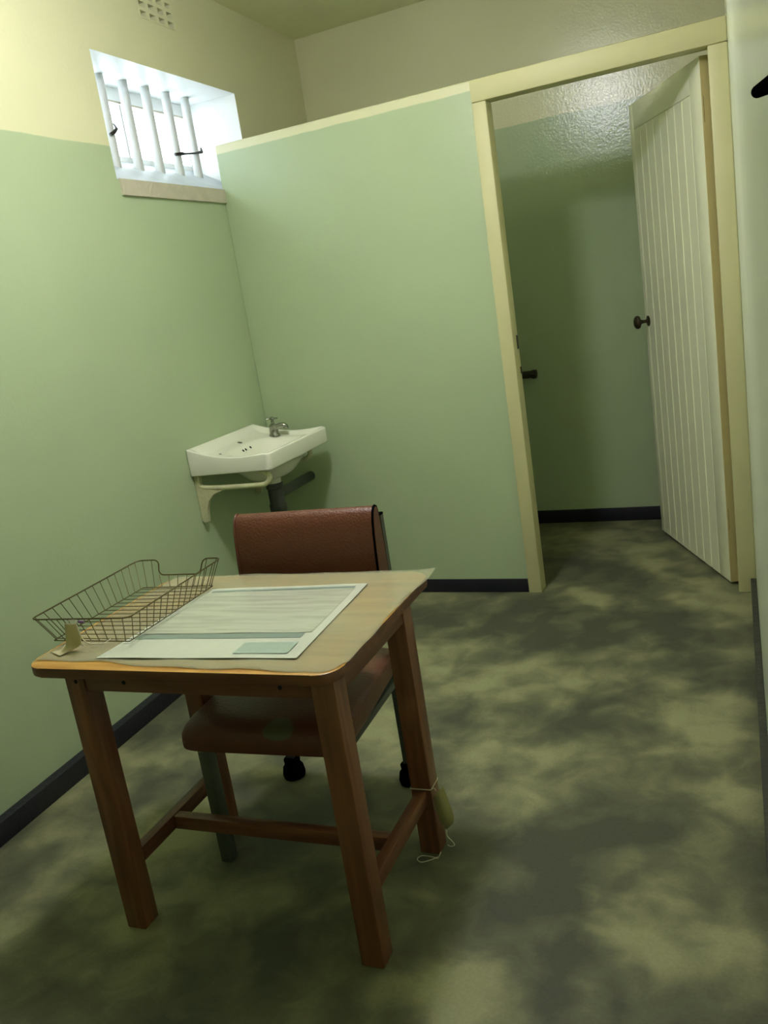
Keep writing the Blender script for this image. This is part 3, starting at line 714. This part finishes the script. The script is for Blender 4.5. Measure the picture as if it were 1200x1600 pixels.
# backrest: cushion profile (y,z) swept across x, slightly leaning back
prof = [(0.160, 0.600), (0.152, 0.640), (0.152, 0.700), (0.157, 0.760), (0.163, 0.810), (0.170, 0.845), (0.179, 0.868), (0.190, 0.880), (0.202, 0.883), (0.212, 0.878), (0.218, 0.865), (0.221, 0.840), (0.224, 0.780), (0.226, 0.700), (0.224, 0.640), (0.216, 0.605), (0.190, 0.592)]
BW = 0.226
def sweep_back():
    n = len(prof); xs = [-BW, -BW + 0.004, -BW + 0.012, -0.10, 0, 0.10, BW - 0.012, BW - 0.004, BW]; sc = [0.90, 0.965, 1, 1.0, 1.0, 1.0, 1, 0.965, 0.90]
    cy, cz = 0.190, 0.74; V = []; F = []
    for x, s in zip(xs, sc):
        for (y, z) in prof: V.append((x, cy + (y - cy) * s, cz + (z - cz) * (1 - (1 - s) * 0.25)))
    for i in range(len(xs) - 1):
        for k in range(n): F.append((i * n + k, i * n + (k + 1) % n, (i + 1) * n + (k + 1) % n, (i + 1) * n + k))
    F.append(tuple(range(n))); F.append(tuple(range((len(xs) - 1) * n, len(xs) * n)))
    o = mesh_obj('backrest', V, F, M['leather'], ch, smooth=True)
    for sx in (-1, 1):
        x = sx * (BW - 0.004); pts = [(x, cy + (y - cy) * 0.99, cz + (z - cz) * 0.997) for (y, z) in prof]
        v, f = tube_geo(pts, 0.0036, 8, closed=True)
        mesh_obj('piping', v, f, M['black'] if sx > 0 else M['leather'], o, smooth=True)
sweep_back()
for sx in (-1, 1):
    # front leg, square steel
    pts = box_bm(sx * 0.203 - 0.017, sx * 0.203 + 0.017, -0.240, -0.205, 0.0, 0.3405, 0.003)
    bm_obj('leg', pts, M['steel_grey'], ch)
    # rear leg and upright in one run of steel, leaning back
    x = sx * 0.200
    P = [(0.205, 0.03), (0.200, 0.36), (0.232, 0.46), (0.238, 0.60), (0.240, 0.845)]
    V = []
    for (y, z) in P:
        for (a, c) in ((-0.013, -0.011), (0.013, -0.011), (0.013, 0.011), (-0.013, 0.011)): V.append((x + a + (0.012 * sx if z > 0.4 else 0), y + c, z))
    F = [(i * 4 + k, i * 4 + (k + 1) % 4, i * 4 + 4 + (k + 1) % 4, i * 4 + 4 + k) for i in range(len(P) - 1) for k in range(4)] + [(0, 1, 2, 3), tuple(range(len(V) - 4, len(V)))]
    lgo = mesh_obj('rear_leg', V, F, M['steel_grey'], ch)
    box('cap', x + 0.012 * sx - 0.014, x + 0.012 * sx + 0.014, 0.228, 0.252, 0.845, 0.851, M['black'], lgo, bevel=0.002)
    lathe('rubber_foot', [(0.004, 0.0), (0.034, 0.0), (0.037, 0.012), (0.033, 0.036), (0.025, 0.046), (0.027, 0.062), (0.021, 0.068), (0.002, 0.069)], M['black'], lgo, n=18, mw=Matrix.Translation((x, 0.205, 0)))
    # seat side rail
    box('seat_rail', sx * 0.205 - 0.011, sx * 0.205 + 0.011, -0.2035, 0.190, 0.3405, 0.3615, M['steel_grey'], ch, bevel=0.002)
box('cross_rail', -0.193, 0.193, -0.238, -0.216, 0.3410, 0.3610, M['steel_grey'], ch, bevel=0.002)
box('cross_rail', -0.193, 0.193, 0.165, 0.187, 0.3410, 0.3610, M['steel_grey'], ch, bevel=0.002)

# ================================================================== WASH BASIN (mounted on the left wall)
def basin():
    L, D = 0.615, 0.395
    s0 = s_of(3.072)
    root = empty('wash_basin', LW(s0 + L / 2, -D / 2, 0.74)); tag(root, 'white porcelain wash basin on cream iron brackets in the corner', 'basin')
    NU, NV = 60, 44
    def xy(u, v):
        """grid square to plan shape with rounded front corners"""
        a = u * L; d = v * D; r = 0.020
        for ca, sg in ((r, -1), (L - r, 1)):
            if (a - ca) * sg > 0 and d > D - r:
                e = Vector((a - ca, d - (D - r)));
                m_ = max(abs(e.x), abs(e.y))
                if e.length > 1e-9: e = e.normalized() * m_
                a = ca + e.x; d = D - r + e.y
        return a, d
    def rimz(a, d):
        f = d / D
        z = 0.937 - 0.050 * f
        z -= 0.024 * math.sin(math.pi * min(1, f / 0.92)) ** 1.0
        return z
    def sm(x): x = max(0, min(1, x)); return x * x * (3 - 2 * x)
    cu, cv, ru, rv = 0.300, 0.235, 0.262, 0.140
    def top(a, d):
        z = rimz(a, d)
        # recessed deck inside a raised rim
        edge = min(a, L - a, D - d)
        z -= 0.020 * sm((edge - 0.012) / 0.03) * sm((d - 0.004) / 0.05)
        q = (abs((a - cu) / ru) ** 2.6 + abs((d - cv) / rv) ** 2.6) ** (1 / 2.6)
        z -= 0.105 * (1 - sm((q - 0.30) / 0.70)) * 1.0
        return z
    def bot(a, d):
        zb_ = 0.816
        q = math.hypot((a - cu) / 0.27, (d - cv) / 0.165)
        return zb_ - 0.082 * (1 - sm((q - 0.42) / 0.58))
    V = []; F = []; N = (NU + 1) * (NV + 1)
    for k in (0, 1):
        for j in range(NV + 1):
            for i in range(NU + 1):
                a, d = xy(i / NU, j / NV)
                V.append(LW(s0 + a, -d - 0.002, top(a, d) if k == 0 else bot(a, d)))
    for k in (0, 1):
        for j in range(NV):
            for i in range(NU): q = k * N + j * (NU + 1) + i; F.append((q, q + 1, q + NU + 2, q + NU + 1))
    n = NU + 1
    rim = [i for i in range(n)] + [j * n + NU for j in range(1, NV + 1)] + [NV * n + i for i in range(NU - 1, -1, -1)] + [j * n for j in range(NV - 1, 0, -1)]
    # side skirt with a soft shoulder
    prev = rim; rows = [rim]
    for f_ in (0.5,):
        row = []
        for q in rim:
            a = V[q]; b_ = V[q + N]; row.append(len(V)); V.append(a.lerp(b_, f_))
        rows.append(row)
    rows.append([q + N for q in rim])
    for r0, r1 in zip(rows, rows[1:]):
        for i in range(len(rim)): F.append((r0[i], r0[(i + 1) % len(rim)], r1[(i + 1) % len(rim)], r1[i]))
    bm = bmesh.new(); vs = [bm.verts.new(v) for v in V]
    for fc in F: bm.faces.new([vs[i] for i in fc])
    bmesh.ops.recalc_face_normals(bm, faces=bm.faces)
    es = [e for e in bm.edges if len(e.link_faces) == 2 and e.calc_face_angle(0) > 0.9]
    bmesh.ops.bevel(bm, geom=es, offset=0.006, segments=3, profile=0.5, affect='EDGES', clamp_overlap=True)
    o = bm_obj('bowl', bm, M['porcelain'], sharp=60); under(root, o)
    def disc(name, a, d, r, m, squash=1.0, par=root):
        p = LW(s0 + a, -d - 0.002, top(a, d)); e = 0.004
        nx = Vector((top(a - e, d) - top(a + e, d), top(a, d - e) - top(a, d + e), 2 * e))
        nrm = (dl * nx.x + (-nl) * nx.y + Vector((0, 0, nx.z))).normalized()
        return under(par, lathe(name, [(0.0002, -0.002), (r, -0.002), (r, 0.0006), (0.0002, 0.0008)], m, n=14, mw=align(p, nrm)))
    disc('tap_hole', 0.335, 0.075, 0.012, M['dark_iron']); disc('drain', 0.30, 0.245, 0.022, M['chrome'])
    for a in (0.275, 0.300, 0.345): disc('overflow_hole', a, 0.120, 0.0065, M['hole'])
    disc('chip', 0.11, 0.10, 0.006, M['dark_iron'])
    # waste stub below the bowl
    cpt = LW(s0 + cu, -cv, 0)
    under(root, lathe('waste_stub', [(0.002, 0.700), (0.034, 0.700), (0.034, 0.742), (0.002, 0.742)], M['porcelain'], n=20, mw=Matrix.Translation((cpt.x, cpt.y, 0))))
    # cream cast brackets
    def bracket(so, k=1.0):
        pts = [(0.014, 0.812), (0.016, 0.780), (0.055, 0.757), (0.30, 0.752), (0.350, 0.760), (0.368, 0.785), (0.350, 0.808), (0.325, 0.812)]
        path = smooth_path([LW(s0 + so, -(0.0145 + (d - 0.014) * k), z) for d, z in pts], 5)
        v, f = tube_geo(path, 0.0115, 10); b_ = mesh_obj('bracket', v, f, M['bracket'], smooth=True); under(root, b_)
        out = [(0.002, 0.815), (0.026, 0.815), (0.030, 0.752), (0.130, 0.742), (0.085, 0.728), (0.055, 0.700), (0.038, 0.660), (0.032, 0.620), (0.030, 0.606), (0.014, 0.602), (0.002, 0.612)]
        n_ = len(out); VV = [LW(s0 + so + e, -d, z) for e in (-0.010, 0.010) for d, z in out]
        FF = [tuple(range(n_)), tuple(range(n_, 2 * n_))] + [(i, (i + 1) % n_, n_ + (i + 1) % n_, n_ + i) for i in range(n_)]
        g = mesh_obj('gusset', VV, FF, M['bracket']); g.parent = b_; g.data.transform(Matrix.Translation(-Vector(root.location)))
    bracket(0.03); bracket(0.535, 0.88)
    # tap
    a, d = 0.545, 0.150
    tp = LW(s0 + a, -d, 0); tz = top(a, d) + 0.0005
    tm = Matrix.Translation((tp.x, tp.y, tz)) @ Matrix.Rotation(math.atan2(dl.y, dl.x), 4, 'Z')
    tap = lathe('tap', [(0.001, -0.002), (0.026, -0.002), (0.026, 0.008), (0.021, 0.014), (0.021, 0.044), (0.023, 0.050), (0.014, 0.058), (0.008, 0.062), (0.007, 0.082), (0.001, 0.083)], M['chrome'], n=18, mw=tm); tap['label'] = 'old chrome pillar tap'
    under(root, tap)
    def tpart(name, geo):
        V = [tm @ Vector(v) for v in geo[0]]; o = mesh_obj(name, V, geo[1], M['chrome'], smooth=True); under(root, o); o.parent = tap; return o
    tpart('spout', tube_geo(smooth_path([(0, -0.008, 0.036), (0.006, -0.030, 0.046), (0.012, -0.052, 0.046), (0.014, -0.060, 0.036), (0.014, -0.060, 0.030)], 5), [0.0135] * 15 + [0.0125] * 6, 12))
    HV, HF = tube_geo([(0, 0, 0.078), (0, 0, 0.080), (0, 0, 0.090), (0, 0, 0.095)], [0.008, 0.010, 0.010, 0.004], 14)
    for an in (20, 110):
        u = Vector((math.cos(R(an)), math.sin(R(an)), 0)) * 0.027
        v, f = tube_geo([-u + Vector((0, 0, 0.085)), -u * 0.8 + Vector((0, 0, 0.085)), u * 0.8 + Vector((0, 0, 0.085)), u + Vector((0, 0, 0.085))], [0.0055, 0.0040, 0.0040, 0.0055], 10)
        k = len(HV); HV = HV + v; HF = HF + [tuple(q + k for q in g) for g in f]
    tpart('handle', (HV, HF))
    # waste pipework
    wp = tag(empty('waste_pipe', (cpt.x, cpt.y, 0.0)), 'dark grey plastic waste pipe and trap below the basin', 'pipe')
    lathe('trap', [(0.002, 0.430), (0.030, 0.430), (0.036, 0.440), (0.036, 0.560), (0.040, 0.565), (0.040, 0.600), (0.036, 0.606), (0.036, 0.672), (0.040, 0.676), (0.040, 0.6995), (0.002, 0.6998)], M['plastic_grey'], wp, n=22)
    e = Vector((-2.195, YP - 0.0005, 0.628)) - Vector((cpt.x, cpt.y, 0))
    tube('outlet', [(0.0, 0.020, 0.640), (e.x * 0.4, e.y * 0.4, 0.636), tuple(e)], 0.0235, M['plastic_grey'], wp, n=16)
    tube('drop_pipe', [(0, 0, 0.431), (0, 0, 0.30), (-0.02, 0.03, 0.22), (-0.03, 0.2, 0.2), (-0.03, YP - 0.001 - cpt.y, 0.2)], 0.019, M['plastic_grey'], wp, n=12)
basin()

# ================================================================== SMALL FITTINGS
# capped dark pipe on the back wall of the toilet
tp = tag(empty('capped_pipe', (-1.6, YB - 0.07, 0.89)), 'short dark capped pipe on the wall behind the partition', 'pipe')
under(tp, tube('pipe', fillet([(-1.95, YB - 0.0005, 0.893), (-1.95, YB - 0.06, 0.893), (-1.29, YB - 0.06, 0.893)], 0.03, 6), 0.021, M['dark_iron'], n=16))
under(tp, lathe('end_cap', [(0.002, -0.014), (0.026, -0.014), (0.028, 0.0), (0.026, 0.012), (0.010, 0.016), (0.001, 0.016)], M['dark_iron'], n=6, mw=align((-1.282, YB - 0.06, 0.893), (1, 0, 0))))
# black rod on the right wall close to the viewer
rp = tag(empty('wall_rod', (xr(0.5), 0.5, 1.52)), 'black rounded rod end on the pale right-hand wall', 'rod')
rx = lambda y: xr(y) - 0.0056
under(rp, tube('rod', [(rx(.570), .570, 1.5263), (rx(.568), .568, 1.526), (rx(.565), .565, 1.5257), (rx(.45), .45, 1.5115), (rx(.12), .12, 1.4709)], [0.0012, 0.0028, 0.0034, 0.0034, 0.0034], M['black'], n=14))
for y in (.20, .14):
    z = 1.493 + (y - .30) * 0.123
    under(rp, box('staple', rx(y) - 0.006, xr(y) + 0.001, y - 0.006, y + 0.006, z - 0.009, z + 0.009, M['black'], bevel=0.002))
